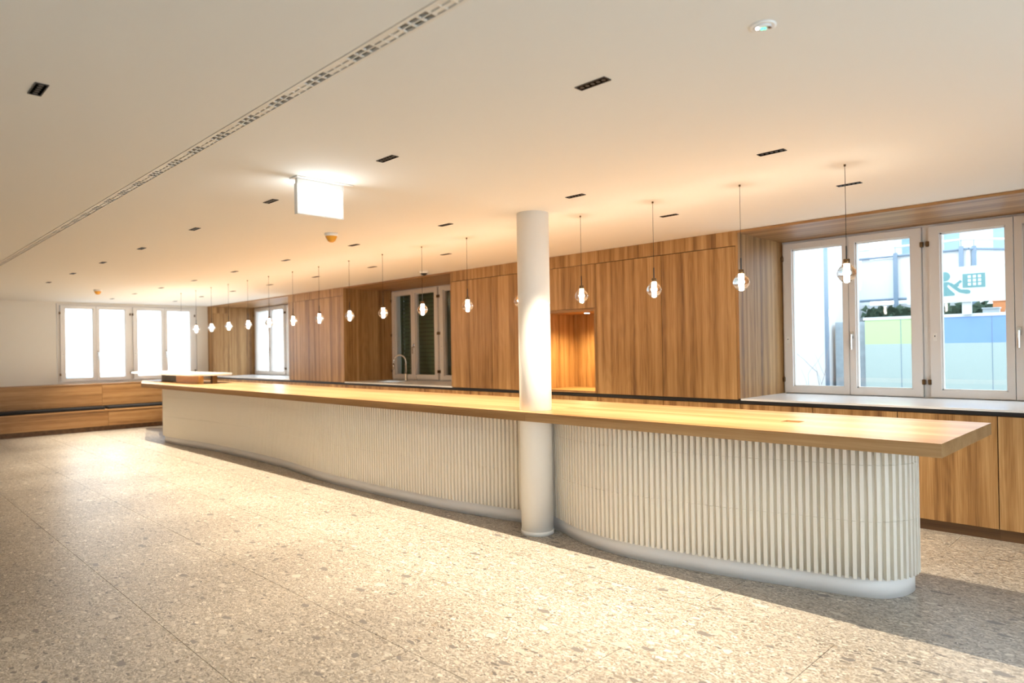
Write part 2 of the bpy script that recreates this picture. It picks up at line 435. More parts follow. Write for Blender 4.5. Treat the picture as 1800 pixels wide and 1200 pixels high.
# ------------------------------------------------------------------ tall cabinets
def tall(x0, x1, label, joint=None):
    r = empty('tall_cabinet', ((x0+x1)/2, YCAB+.3, ZS)); tag(r, label, 'cabinet', 'tall oak wall cabinets')
    MB().box(x0+.001, x1-.001, YCAB+.024, YB-.01, .975, ZC-.002).build('body', 'dark', r)  # body coloured dark to paint shade into the door and filler gaps
    MB().box(x0+.003, x1-.003, YCAB, YCAB+.022, .975, 2.450).build('door', 'oak', r)
    if joint:
        MB().box(x0, joint-.0015, YCAB, YCAB+.022, 2.457, ZC-.001).build('filler_panel', 'oak', r)
        MB().box(joint+.0015, x1, YCAB, YCAB+.022, 2.457, ZC-.001).build('filler_panel', 'oak', r)
    else:
        MB().box(x0, x1, YCAB, YCAB+.022, 2.457, ZC-.001).build('filler_panel', 'oak', r)
    return r
tall(-3.92, -3.089, 'tall oak cabinet door at the right, next to the wide window niche')
tall(-4.785, -3.92, 'tall oak cabinet door just right of the lit alcove')
tall(-6.52, -5.645, 'tall oak cabinet door partly hidden behind the white column', joint=-6.246)
tall(-7.335, -6.52, 'tall oak cabinet door right of the green-shuttered window')
tall(-11.19, -10.225, 'tall oak cabinet door left of the dark shuttered niche')
tall(-12.165, -11.19, 'tall oak cabinet door right of the far bright window')
r = empty('alcove_cabinet', (-5.215, YCAB+.3, ZS)); tag(r, 'oak wall cabinet with a lit open alcove beside the column', 'cabinet', 'tall oak wall cabinets')
ax0, ax1 = -5.645, -4.785
MB().box(ax0+.002, ax1-.002, YCAB, YCAB+.022, 1.953, 2.452).build('door', 'oak', r)
MB().box(ax0+.002, ax1-.002, YCAB+.024, YB-.01, 1.953, ZC-.002).build('body', 'dark', r)  # dark colour stands for the shade in the seams here too
MB().box(ax0, ax1, YCAB, YCAB+.022, 2.457, ZC-.001).build('filler_panel', 'oak', r)
MB().box(ax0+.002, ax0+.03, YCAB, 6.78, .975, 1.949).build('side_board', 'oak', r)
MB().box(ax1-.03, ax1-.002, YCAB, 6.78, .975, 1.949).build('side_board', 'oak', r)
MB().box(ax0+.03, ax1-.03, YCAB, 6.78, .975, 1.0).build('bottom_board', 'oakx', r)
MB().box(ax0+.03, ax1-.03, YCAB, 6.78, 1.918, 1.949).build('top_board', 'oakx', r)
MB().box(ax0+.03, ax1-.03, 6.76, 6.78, 1.0, 1.918).build('back_board', 'oak', r)
pk = empty('puck_light', (-5.06, 6.33, 1.918)); tag(pk, 'small round white spotlight under the top of the oak alcove', 'light')
MB().lathe([(.036, 1.906), (.036, 1.918)], -5.06, 6.33, 20).build('ring', 'chrome', pk)
MB().lathe([(.03, 1.9045), (.03, 1.907)], -5.06, 6.33, 20).build('lens', 'puck', pk)
ld = bpy.data.lights.new('puck_lamp', 'SPOT'); ld.energy = 85; ld.color = (1, .74, .38); ld.spot_size = 2.6; ld.spot_blend = .8; ld.shadow_soft_size = .02
lo = bpy.data.objects.new('puck_lamp', ld); C.objects.link(lo); lo.parent = pk; lo.location = (0, 0, -.02)

# ------------------------------------------------------------------ base cabinets + worktops
edges = [-15.87, -14.95, -14.03, -13.11, -12.19, -11.19, -10.2, -9.49, -8.78, -8.07, -7.36, -6.52, -5.645, -4.785, -3.92, -3.068, -2.39, -1.711, -1.038, -.36, .35, 1.06]
nm = len(edges)-1
for i, (a, b) in enumerate(zip(edges, edges[1:])):
    k = nm-i-2           # counting from the right edge of the picture
    vis = {1: 'rightmost', }.get(k)
    r = empty('base_cabinet', ((a+b)/2, YCAB+.3, 0))
    if b <= -1.0: lab = f'low oak base cabinet behind the counter, {ORD[k-1] if k-1 > 0 else "first"} whole one from the right edge'
    elif a < -1: lab = 'low oak cabinet cut by the right edge of the picture'
    else: lab = f'low oak base cabinet beyond the right edge, {ORD[i-18]} one out'
    tag(r, lab, 'cabinet', 'low oak base cabinets')
    MB().box(a+.001, b-.001, YCAB+.024, YB-.05, .095, .935).build('body', 'dark', r)  # dark body colour gives the gaps between doors their shade
    MB().box(a+.0035, b-.0035, YCAB, YCAB+.022, .092, .932).build('door', 'oak', r)
    MB().box(a, b, YCAB+.045, YCAB+.065, 0, .092).build('plinth', 'dark', r)
w = empty('back_worktop', (-7.6, YCAB+.4, .95)); tag(w, 'long white stone back worktop with a black front edge under the windows', 'worktop')
MB().box(-15.87, 1.06, YCAB+.012, YCAB+.06, .938, .970).build('black_edge', 'black', w)
MB().box(-15.87, 1.06, YCAB+.06, YB-.05, .938, .966).build('carrier_board', 'black', w)
for a, b in (N1, N3):
    MB().box(a, b, YCAB+.004, YB-.04, .968, ZS).build('stone_slab', 'stone', w, bevel=.002)
# the slab with the sink cut-out
sx0, sx1, sy0, sy1 = -9.75, -9.2, 6.38, 6.78
q = MB().box(N2[0], sx0, YCAB+.004, YB-.04, .968, ZS).box(sx1, N2[1], YCAB+.004, YB-.04, .968, ZS)
q.box(sx0, sx1, YCAB+.004, sy0, .968, ZS).box(sx0, sx1, sy1, YB-.04, .968, ZS).build('stone_slab', 'stone', w)
s = empty('sink', (-9.47, 6.58, .98)); tag(s, 'small steel sink bowl set in the white worktop below the tap', 'sink')
MB().box(sx0+.001, sx1-.001, sy0+.001, sy1-.001, .967, .970).box(sx0+.001, sx0+.008, sy0+.001, sy1-.001, .967, ZS+.001).box(sx1-.008, sx1-.001, sy0+.001, sy1-.001, .967, ZS+.001).box(sx0+.001, sx1-.001, sy0+.001, sy0+.008, .967, ZS+.001).box(sx0+.001, sx1-.001, sy1-.008, sy1-.001, .967, ZS+.001).build('bowl', 'chrome', s)
MB().lathe([(.03, .970), (.03, .973)], -9.47, 6.58, 16).build('drain', 'bronze', s)
# tap
t = empty('kitchen_tap', (-9.46, 6.9, ZS)); tag(t, 'curved steel pull-out kitchen tap in front of the shuttered window', 'tap')
MB().lathe([(.03, ZS), (.028, ZS+.012), (.02, ZS+.02), (.019, ZS+.12), (.014, ZS+.125)], -9.46, 6.9, 16).build('base', 'chrome', t, smooth=True)
pts = [(-9.46, 6.9, ZS+.12), (-9.46, 6.9, 1.30)]
for i in range(1, 13):
    a = math.pi*i/12; pts.append((-9.46-.11*(1-math.cos(a))*.94, 6.9-.11*(1-math.cos(a))*.5, 1.30+.125*math.sin(a)))
pts.append((-9.668, 6.79, 1.27))
MB().tube(pts, .012, 10).build('spout', 'chrome', t, smooth=True)
MB().tube([(-9.668, 6.79, 1.275), (-9.67, 6.789, 1.18)], [.015, .02], 12).build('spray_head', 'chrome', t, smooth=True)
MB().tube([(-9.44, 6.9, ZS+.075), (-9.39, 6.87, ZS+.085), (-9.345, 6.85, ZS+.115)], [.012, .008, .006], 8).build('lever', 'chrome', t, smooth=True)
sd = MB().lathe([(.018, ZS), (.018, ZS+.03), (.009, ZS+.04), (.009, ZS+.075), (.013, ZS+.08)], -9.22, 6.93, 14).build('soap_pump', 'chrome', None, smooth=True)
tag(sd, 'short steel soap dispenser right of the kitchen tap', 'dispenser')

# ------------------------------------------------------------------ bar counter
PTS = [(-1.45, 4.86), (-1.28, 4.79), (-1.212, 4.66), (-1.205, 4.554), (-1.229, 4.444), (-1.296, 4.342), (-1.40, 4.28), (-1.51, 4.245), (-1.713, 4.20),
       (-1.938, 4.14), (-2.25, 4.07), (-2.518, 4.028), (-2.718, 3.998), (-2.955, 3.988), (-3.268, 4.035), (-3.483, 4.11), (-3.66, 4.19), (-3.82, 4.225),
       (-3.98, 4.215), (-4.15, 4.18), (-4.32, 4.14), (-4.55, 4.10), (-4.85, 4.05), (-5.24, 4.02), (-5.675, 4.0), (-6.1, 3.99), (-6.6, 3.985), (-7.14, 4.0), (-7.72, 4.06),
       (-8.34, 4.12), (-8.9, 4.135), (-9.6, 4.135), (-10.4, 4.13), (-11.03, 4.09), (-11.6, 4.03), (-12.1, 3.99), (-12.45, 4.0), (-12.72, 4.10), (-12.84, 4.3),
       (-12.82, 4.55), (-12.7, 4.78), (-12.5, 4.86)]
def catmull(P, n=14):
    out = []
    for i in range(len(P)-1):
        p0, p1, p2, p3 = P[max(i-1, 0)], P[i], P[i+1], P[min(i+2, len(P)-1)]
        for k in range(n):
            t = k/n
            out.append(tuple(.5*((2*p1[j]) + (-p0[j]+p2[j])*t + (2*p0[j]-5*p1[j]+4*p2[j]-p3[j])*t*t + (-p0[j]+3*p1[j]-3*p2[j]+p3[j])*t**3) for j in (0, 1)))
    out.append(P[-1]); return out
fine = catmull(PTS)
def resample(P, step):
    out = [P[0]]; acc = 0
    for a, b in zip(P, P[1:]):
        d = math.dist(a, b)
        while acc+d >= step:
            t = (step-acc)/d; a = (a[0]+(b[0]-a[0])*t, a[1]+(b[1]-a[1])*t); out.append(a); d = math.dist(a, b); acc = 0
        acc += d
    return out
outline = resample(fine, .04)
bar = empty('bar_counter', (-7, 4.4, 0)); tag(bar, 'long bar counter with an oak top and a wavy ribbed cream base', 'bar counter')
poly = outline[:]          # right end -> left end along the front; closing edge is the back
poly = poly[::-1] if sum((x2-x1)*(y2+y1) for (x1, y1), (x2, y2) in zip(poly, poly[1:]+poly[:1])) > 0 else poly
def inset(P, d):
    out = []; n = len(P)
    for i, p in enumerate(P):
        a, b = P[(i-1) % n], P[(i+1) % n]; tx, ty = b[0]-a[0], b[1]-a[1]; l = math.hypot(tx, ty) or 1
        out.append((p[0]-ty/l*d, p[1]+tx/l*d))
    return out
MB().prism(poly, .118, .93).build('base_wall', 'tile', bar, smooth=True)
MB().prism(inset(poly, .002), 0, .118).build('plinth', 'plinth', bar, smooth=True)
# ribs: relief tiles in three courses
PITCH_R = .0415
RS = resample(fine, PITCH_R)
rb = MB()
for z0, z1 in ((.114, .4535), (.4555, .7835), (.7855, .9295)):
    b0 = len(rb.v); prof = [(-.0120, -.004), (.0120, -.004), (.0105, .028), (-.0105, .028)]
    rb.prism(prof, z0, z1)
ribme = rb.mesh('rib', 'tile')
count = 0; rest = MB()
for i in range(1, len(RS)-1):
    a, p, b = RS[i-1], RS[i], RS[i+1]
    tx, ty = b[0]-a[0], b[1]-a[1]; ang = math.atan2(ty, tx)      # running right -> left, outward normal is to the left of travel? fixed below
    nx, ny = -ty, tx
    if ny*1.0 > 0 and i < 5: pass
    # outward = away from the counter's mid line
    cx, cy = (max(-12.3, min(-1.7, p[0])), 4.5)
    if nx*(p[0]-cx)+ny*(p[1]-cy) < 0: ang += math.pi
    if count < 298:
        o = bpy.data.objects.new('rib', ribme); C.objects.link(o); o.parent = bar
        o.location = (p[0]+7, p[1]-4.4, 0); o.rotation_euler = (0, 0, ang); count += 1
    else:
        c, s_ = math.cos(ang), math.sin(ang)
        rest.prism([(p[0]+c*u-s_*v, p[1]+s_*u+c*v) for u, v in ((-.0125, -.004), (.0125, -.004), (.009, .021), (-.009, .021))], .114, .9295)
if rest.v:
    o = rest.build('rib_remainder', 'tile', bar); o['kind'] = 'stuff'
# tabletop in two lengths, notched round the column
COLX, COLY, COLR = -3.787, 4.05, .131
JX = -3.70; RR = COLR+.002
YT0, YT1 = 3.833, 4.993
dx = JX-COLX; hy = math.sqrt(RR**2-dx**2); a0 = math.atan2(-hy, dx); a1 = math.atan2(hy, dx)
arcL = [(COLX+RR*math.cos(a0-(2*math.pi-(a1-a0))*k/24), COLY+RR*math.sin(a0-(2*math.pi-(a1-a0))*k/24)) for k in range(25)]
arcR = [(COLX+RR*math.cos(a0+(a1-a0)*k/10), COLY+RR*math.sin(a0+(a1-a0)*k/10)) for k in range(11)]
left = [(JX-.001, YT0)] + [(min(x, JX-.001), y) for x, y in arcL] + [(JX-.001, YT1), (-14.5, YT1), (-14.5, 4.25), (-13.14, YT0)]
MB().prism(left, .93, 1.0).build('tabletop', 'top', bar, bevel=.0)
SX0, SX1, SY0, SY1 = -1.892, -1.775, 4.345, 4.45
right = [(SX0, YT0), (SX0, YT1), (JX+.001, YT1)] + [(max(x, JX+.001), y) for x, y in arcR[::-1]] + [(JX+.001, YT0)]
q = MB().prism(right, .93, 1.0).box(SX1, -.874, YT0, YT1, .93, 1.0).box(SX0, SX1, YT0, SY0, .93, 1.0).box(SX0, SX1, SY1, YT1, .93, 1.0).box(SX0, SX1, SY0, SY1, .93, .955)
q.build('tabletop', 'top', bar)

# raised serving shelf at the far end
rs = empty('raised_shelf', (-12.8, 4.5, 1.0)); tag(rs, 'pale raised serving shelf on a box at the far left end of the counter', 'shelf')
def rrect(x0, x1, y0, y1, r, n=8):
    o = []
    for cx, cy, a in ((x1-r, y1-r, 0), (x0+r, y1-r, 90), (x0+r, y0+r, 180), (x1-r, y0+r, 270)):
        for k in range(n+1): t = math.radians(a+90*k/n); o.append((cx+r*math.cos(t), cy+r*math.sin(t)))
    return o
MB().prism(rrect(-15.1, -11.5, 4.15, 4.87, .3), 1.135, 1.165).build('shelf_top', 'stone', rs)
MB().box(-12.72, -11.66, 4.28, 4.36, 1.0, 1.135).build('oak_support', 'lit_oak', rs)  # lit amber tone is painted into this wood
MB().box(-13.85, -12.83, 4.40, 4.46, 1.0, 1.135).build('grey_support', 'concrete', rs)
MB().box(-11.60, -11.52, 4.45, 4.53, 1.0, 1.135).build('post', 'bronze', rs)

# column
col = MB().lathe([(COLR, .03), (COLR, ZC)], COLX, COLY, 64).build('column', 'column', None, smooth=True)
tag(col, 'round white structural column rising through the counter front', kind='structure')
MB().lathe([(COLR+.004, 0), (COLR+.004, .03), (COLR, .032)], COLX, COLY, 64).build('foot_ring', 'column', col, smooth=True)

# ------------------------------------------------------------------ benches on the end wall
def bench(y0, y1, label):
    r = empty('wall_bench', (-15.6, (y0+y1)/2, 0)); tag(r, label, 'bench', 'oak wall benches')
    MB().box(XL+.01, -15.36, y0, y1, 0, .10).build('plinth', 'dark', r)
    MB().box(XL+.01, -15.32, y0, y1, .10, .40).build('seat_box', 'oaky', r)
    MB().box(-15.32, -15.298, y0+.002, y1-.002, .10, .40).build('front_panel', 'oaky', r)
    MB().box(XL+.01, -15.29, y0, y1, .40, .42).build('seat_board', 'oaky', r)
    MB().box(-15.75, -15.40, y0+.02, y1-.03, .42, .475).build('cushion', 'cushion', r, bevel=.012)
    MB().box(XL+.01, -15.78, y0+.002, y1-.002, .42, .91).build('back_body', 'oaky', r)
    MB().box(-15.78, -15.74, y0+.002, y1-.002, .485, .91).build('backrest', 'oaky', r)
    MB().box(XL+.01, -15.73, y0, y1, .91, .93).build('top_board', 'oaky', r)
bench(-3.4, 3.86, 'long oak wall bench with a black seat strip, left of the joint')
bench(3.86, 6.14, 'shorter oak wall bench below the end windows, running behind the counter')
o = MB().box(-15.95, -15.88, 2.02, 2.14, .93, .948).build('table_socket', 'bronze', None, bevel=.004)
tag(o, 'small brown cover lying on the bench back near the left edge', 'cover')

# ------------------------------------------------------------------ ceiling fittings
def make_downlight():
    r = empty('recessed_downlight')
    m = MB().box(-.078, .078, -.024, -.020, -.004, 0).box(-.078, .078, .020, .024, -.004, 0).box(-.078, -.074, -.020, .020, -.004, 0).box(.074, .078, -.020, .020, -.004, 0)
    m.build('trim_frame', 'black', r)
    MB().box(-.074, .074, -.020, .020, -.0012, -.0002).build('baffle', 'void', r)
    for k in range(5):
        MB().lathe([(.010, -.0030), (.008, -.0013)], -.056+.028*k, 0, 10).build('lens', 'black', r)
    return r
proto = make_downlight(); LAMPS = []
def downlight(x, y, label, group, W=None, size=1.5, blend=.7):
    o = copy_tree(proto)
    o.location = (x, y, ZC); tag(o, label, 'downlight', group)
    if W:
        ld = bpy.data.lights.new('downlight_lamp', 'SPOT'); ld.energy = W; ld.color = WARM; ld.spot_size = size; ld.spot_blend = blend
        ld.shadow_soft_size = .012
        lo = bpy.data.objects.new('downlight_lamp', ld); C.objects.link(lo); lo.parent = o; lo.location = (0, 0, -.012)
    return o
RA = [-1.748, -3.233, -4.70, -6.17, -7.634, -9.07, -10.50, -11.95]
RB = [-1.685, -3.138, -4.615, -6.10, -7.60, -9.07, -10.52, -11.97, -13.37, -14.765]
RD = [-1.662, -3.092, -4.57, -6.04, -7.549, -9.022, -10.494, -11.941, -13.397, -14.823]
for i, x in enumerate(RA):
    downlight(x, 2.25, f'black slot downlight in the row nearest the ceiling grille, {ORD[i+1]} from the right', 'slot downlights in the front row', SPOT_W*.48, 1.12, .9)
for i, x in enumerate(RB):
    downlight(x, 3.815, f'black slot downlight in the row above the counter front, {ORD[i+1]} from the right', 'slot downlights in the middle row', SPOT_W*1.08, 1.45, .8)
for i, x in enumerate(RD):
    lab = f'black slot downlight in the row behind the pendants, {ORD[i+1]} from the right' if i != 2 else 'black slot downlight hidden behind the head of the white column'
    downlight(x, 4.99, lab, 'slot downlights in the back row', SPOT_W*.7, 1.5, .8)
downlight(-3.33, .60, 'black slot downlight alone at the upper left, beyond the grille', 'slot downlights in the outer row', SPOT_W*.2, 1.2, .8)

for ch in list(proto.children): bpy.data.objects.remove(ch)
bpy.data.objects.remove(proto)

def make_pendant():
    r = empty('globe_pendant')
    MB().lathe([(.007, -.012), (.007, 0)], 0, 0, 10).build('ceiling_cap', 'bronze', r)
    MB().lathe([(.0016, -.505), (.0016, -.012)], 0, 0, 6).build('cable', 'black', r)
    MB().lathe([(.0042, -.583), (.0042, -.503)], 0, 0, 10).build('stem', 'black', r)
    MB().lathe([(.019, -.612), (.019, -.583)], 0, 0, 20).build('cap', 'bronze', r, smooth=True)
    prof = [(.017, -.608), (.026, -.618), (.042, -.635), (.052, -.652), (.0565, -.668), (.054, -.684), (.043, -.704), (.030, -.718), (.018, -.726), (.004, -.729)]
    MB().lathe(prof, 0, 0, 28).build('glass_globe', 'globe', r, smooth=True)
    MB().lathe([(.010, -.614), (.0125, -.62), (.0125, -.712), (.009, -.720)], 0, 0, 18).build('light_tube', 'tube', r, smooth=True)
    return r
pp = make_pendant()
RP = [-1.496, -2.181, -2.881, -3.587, -4.305, -5.027, -5.75, -6.479, -7.19, -7.914, -8.62, -9.339, -10.041, -10.753, -11.443, -12.119, -12.827]
for i, x in enumerate(RP):
    o = pp if i == 0 else copy_tree(pp); o.location = (x, 4.42, ZC)
    lab = {0: 'clear glass globe pendant nearest the right end, in front of the window', 1: 'clear glass globe pendant in front of the grey oak reveal, second from the right',
           4: 'clear glass globe pendant mostly hidden behind the white column', 16: 'clear glass globe pendant farthest left, against the end window'}.get(i,
           f'clear glass globe pendant over the counter, {ORD[i+1]} from the right')
    tag(o, lab, 'pendant lamp', 'glass globe pendants over the counter')

for o in [q for q in C.objects if q.name.startswith('globe_pendant')]:
    ld = bpy.data.lights.new('pendant_lamp', 'POINT'); ld.energy = PEND_W; ld.color = PEND_C; ld.shadow_soft_size = .0145
    lo = bpy.data.objects.new('pendant_lamp', ld); C.objects.link(lo); lo.parent = o; lo.location = (0, 0, -.668)

# slot diffuser
v = empty('air_grille', (-7, 1.3875, ZC)); tag(v, 'long white slot air grille crossing the ceiling at the left', 'air vent')
MB().box(XL, XR, VY0, VY1, ZC+.012, ZC+.03).build('slot_shade_sheet', 'void', v)  # matt black sheet stands in for the shade inside the slots
MB().box(XL, XR, VY0+.003, 1.368, ZC-.002, ZC+.012).build('flange', 'vent', v)
MB().box(XL, XR, 1.414, VY1, ZC-.002, ZC+.012).build('flange', 'vent', v)
MB().box(XL, XR, 1.3885, 1.3935, ZC-.001, ZC+.012).build('centre_rail', 'vent', v)
bars = MB(); n = 0
P0 = -1.82+.1635/2-.0545/2*0
xx = -1.820+.082
dme = None
x = xx+.327*12
while x > XL+.3:
    # open group spans x-.1635..x ; covered group spans x-.327..x-.1635
    if x < XR:
        for yy0, yy1 in ((1.368, 1.3885), (1.3935, 1.414)):
            for k in range(3): bars.box(x-.0545*k-.004, x-.0545*k+.004, yy0, yy1, ZC, ZC+.006)
            for k in range(3): bars.box(x-.1635-.0545*k-.004, x-.1635-.0545*k+.004, yy0, yy1, ZC-.0005, ZC+.006)
            if dme is None: dme = MB().box(0, .1635, 0, .015, 0, .006).mesh('deflector', 'vent')
            o = bpy.data.objects.new('deflector', dme); C.objects.link(o); o.parent = v
            o.location = (x-.327+7, yy0-1.3875, .001)
    x -= .327
b = bars.build('slot_bars', 'vent', v); b['kind'] = 'stuff'

# exit sign
e = empty('exit_sign', (-3.95, 2.22, ZC)); tag(e, 'bright white backlit exit sign box hanging from the ceiling', 'exit sign')
MB().box(-4.0, -3.9, 2.04, 2.44, ZC-.008, ZC).build('ceiling_plate', 'white', e)
MB().box(-3.965, -3.935, 2.06, 2.39, 2.56, ZC-.008).build('rail', 'white', e)
sgn = MB().box(-3.968, -3.932, 2.055, 2.385, 2.368, 2.56).build('sign_body', 'white', e)
MB().box(-3.9325, -3.929, 2.068, 2.372, 2.382, 2.552).build('lit_face', 'exitm', sgn)
MB().box(-3.971, -3.9675, 2.068, 2.372, 2.382, 2.552).build('lit_face', 'exitm', sgn)

def detector(x, y, label):
    r = empty('smoke_detector', (x, y, ZC)); tag(r, label, 'smoke detector', 'amber smoke detectors')
    MB().lathe([(.056, ZC-.028), (.062, ZC-.02), (.062, ZC)], x, y, 28).build('base', 'white', r, smooth=True)
    MB().lathe([(.018, ZC-.082), (.034, ZC-.07), (.052, ZC-.035), (.054, ZC-.028)], x, y, 28).build('amber_cover', 'amber', r, smooth=True)
detector(-5.63, 3.28, 'amber-covered smoke detector right of the exit sign')
detector(-12.86, 3.11, 'small amber smoke detector far away above the end windows')
dc = empty('dome_camera', (-7.504, 5.80, ZC)); tag(dc, 'white ceiling dome camera above the shuttered window niche', 'camera')
MB().lathe([(.058, ZC-.035), (.062, ZC-.03), (.062, ZC)], -7.504, 5.80, 28).build('housing', 'white', dc, smooth=True)
MB().lathe([(.006, ZC-.066), (.028, ZC-.058), (.042, ZC-.045), (.047, ZC-.034)], -7.504, 5.80, 24).build('dark_dome', 'black', dc, smooth=True)
em = empty('emergency_light', (-1.033, 2.283, ZC)); tag(em, 'small round white emergency light with green light points on the ceiling', 'emergency light')
MB().lathe([(.030, ZC-.004), (.040, ZC-.0055), (.0455, ZC-.003), (.0455, ZC)], -1.033, 2.283, 36).build('ring', 'white', em, smooth=True)
MB().lathe([(.022, ZC-.0075), (.031, ZC-.0045)], -1.033, 2.283, 28).build('lens', 'stone', em, smooth=True)
for k, (a, b, mt) in enumerate(((-.013, -.006, 'puck'), (-.003, 0.001, 'green'), (.006, .003, 'green'))):
    MB().lathe([(.0035, ZC-.0115), (.0045, ZC-.0075)], -1.033+a, 2.283+b*2, 10).build('light_point', mt, em)
MB().box(-1.018, -1.008, 2.285, 2.303, ZC-.009, ZC-.0075).build('sensor', 'bronze', em)

# ------------------------------------------------------------------ outside: shutters, neighbour, balcony, sign
g = struct('ground', box(-40, 30, YB+.3, 60, -.2, -.02), 'soil'); g['label'] = 'grey paving outside the windows'
for j, (a, b) in enumerate(((-10.2, -8.83), (-8.83, -7.4))):
    r = empty('roller_shutter', ((a+b)/2, 7.36, 1.7)); tag(r, ['closed dark green slatted shutter behind the left pair of panes above the tap', 'closed dark green slatted shutter behind the right panes, beside the oak door'][j], 'shutter', 'green window shutters')
    MB().box(a, a+.04, 7.33, 7.38, .95, 2.6).build('guide_rail', 'slat', r)
    MB().box(b-.04, b-.005, 7.33, 7.38, .95, 2.6).build('guide_rail', 'slat', r)
    me = None; L_ = b-a-.09; z = .96
    while z < 2.58:
        if me is None:
            me = MB().prism([(0, 0), (L_, 0), (L_, .012), (0, .012)], 0, .063).mesh('slat', 'slat')
            for vv in me.vertices:
                vv.co.y += vv.co.z*.28
        o = bpy.data.objects.new('slat', me); C.objects.link(o); o.parent = r
        o.location = (a+.044-(a+b)/2, 7.345-7.36, z-1.7); z += .072
    MB().box(a+.04, b-.045, 7.385, 7.39, .95, 2.6).build('slat_gap_shade', 'hedge', r)  # dark sheet added behind the slats, paints the shade in their gaps
    m = MB(); z = .99
    while z < 2.5:
        m.box(a+.30, a+.312, 7.315, 7.325, z, z+.028).box(a+.304, a+.308, 7.318, 7.322, z+.028, z+.05); z += .05
    m.build('chain', 'chrome', r)['kind'] = 'stuff'
g2 = struct('ground', box(-120, XL-.3, -80, 90, -1.3, -1.1), 'facade'); g2['label'] = 'pale ground far outside the end windows'
hm = MB()
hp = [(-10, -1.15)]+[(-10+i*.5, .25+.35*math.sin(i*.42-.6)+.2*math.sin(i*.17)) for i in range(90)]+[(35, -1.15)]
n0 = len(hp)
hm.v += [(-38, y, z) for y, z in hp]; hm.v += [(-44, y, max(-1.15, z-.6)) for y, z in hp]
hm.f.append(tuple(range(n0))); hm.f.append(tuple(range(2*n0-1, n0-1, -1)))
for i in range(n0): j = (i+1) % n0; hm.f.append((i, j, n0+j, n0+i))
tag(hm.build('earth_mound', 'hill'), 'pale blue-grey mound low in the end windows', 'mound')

nb = empty('neighbour_house', (-5, 10.6, 0)); tag(nb, 'white rendered house wall behind the left pane of the wide window', 'building')
MB().box(-9.5, -3.86, 10.5, 12.5, -.02, 4.3).build('wall', 'facade', nb)
dp = MB().lathe([(.03, -.02), (.03, 4.3)], -3.83, 10.45, 12).build('drainpipe', 'steel', None, smooth=True)
tag(dp, 'dark blue-grey downpipe at the corner of the white house', 'pipe')
rw = MB().box(-3.80, -3.34, 10.7, 11.2, -.02, 1.815).build('retaining_wall', 'concrete', None); tag(rw, 'mottled grey concrete wall beside the coloured glass screen', 'wall')
fb = empty('far_building', (-1, 16, 0)); tag(fb, 'tall white building with blue-grey windows behind the balcony', 'building')
MB().box(-3.79, 9, 13.6, 19, -.02, 4.7).build('wall', 'facade', fb)
for a, b in ((-4.6+.95, -4.35+1.0), (-3.30, -3.08), (-3.0, -2.78), (-2.30, -2.05)):
    MB().box(a, b, 13.57, 13.62, 2.7, 4.3).build('window', 'bluewin', fb)
MB().box(-1.52, -1.50, 13.585, 13.61, 0, 4.7).build('joint', 'steel', fb)

# balcony: slab edge, railing with posts and white infill panels
def px_on(x, y, z):
    d = (x-894.776)*rt - (y-608.926)*up + 1192.88*fw; t = (z-CAM_H)/d.z; return (d.x*t, d.y*t)
ba = empty('balcony_railing', (-2.5, 11.4, 2)); tag(ba, 'white-panelled balcony railing with dark posts outside the wide window', 'railing')
# plan positions of the rail line (measured once, real metres)
RLN = [(-3.77, 11.71), (-3.02, 11.69), (-2.275, 11.66), (-1.745, 12.35), (-1.0, 13.3)]
ZR, ZM, ZL = 2.98, 2.84, 2.17
for (p, q2) in zip(RLN, RLN[1:]):
    MB().tube([(p[0], p[1], ZR), (q2[0], q2[1], ZR)], .018, 8).build('hand_rail', 'rail', ba)
    MB().tube([(p[0], p[1], ZM), (q2[0], q2[1], ZM)], .02, 8).build('mid_rail', 'steel', ba)
    MB().tube([(p[0], p[1], ZL), (q2[0], q2[1], ZL)], .02, 8).build('low_rail', 'steel', ba)
    d = Vector((q2[0]-p[0], q2[1]-p[1], 0)).normalized(); nrm = Vector((-d.y, d.x, 0))*.006
    A = Vector((p[0], p[1], 0))+d*.03+nrm*4; B = Vector((q2[0], q2[1], 0))-d*.03+nrm*4
    MB().prism([(A.x, A.y), (B.x, B.y), (B.x+nrm.x, B.y+nrm.y), (A.x+nrm.x, A.y+nrm.y)], ZL+.02, ZM-.02).build('infill_panel', 'facade', ba)
for (x, y) in ((-3.225, 11.63), (-2.36, 11.63), (-2.22, 11.72), (-1.745, 12.33)):
    q3 = MB().box(x-.028, x+.028, y-.02, y+.02, 2.0, ZM+.04); q3.tube([(x, y, ZM+.03), (x, y, ZR)], .006, 6)
    q3.build('post', 'steel', ba)
sl = MB().prism([(-3.77, 11.8), (-2.2, 11.74), (-1.0, 13.35), (-3.77, 13.55)], 2.0, 2.1).build('balcony_slab', 'facade', None); tag(sl, 'pale balcony floor slab under the white railing', 'balcony')
hd = MB()
for i in range(420):
    x = random.uniform(-3.6, -2.0); y = random.uniform(11.29, 11.48); z = random.uniform(1.55, 2.05); s_ = random.uniform(.03, .06); a = random.uniform(0, 6.28)
    hd.v += [(x+s_*math.cos(a), y, z+s_*math.sin(a)), (x+s_*math.cos(a+2), y+.03, z+s_*math.sin(a+2)), (x+s_*math.cos(a+4), y-.02, z+s_*math.sin(a+4))]
    hd.f.append((len(hd.v)-3, len(hd.v)-2, len(hd.v)-1))
hd.box(-3.6, -.2, 11.5, 11.56, .0, 2.02)
o = hd.build('hedge', 'hedge', None); tag(o, 'dark clipped hedge below the balcony behind the glass screen', 'hedge', kind='stuff')

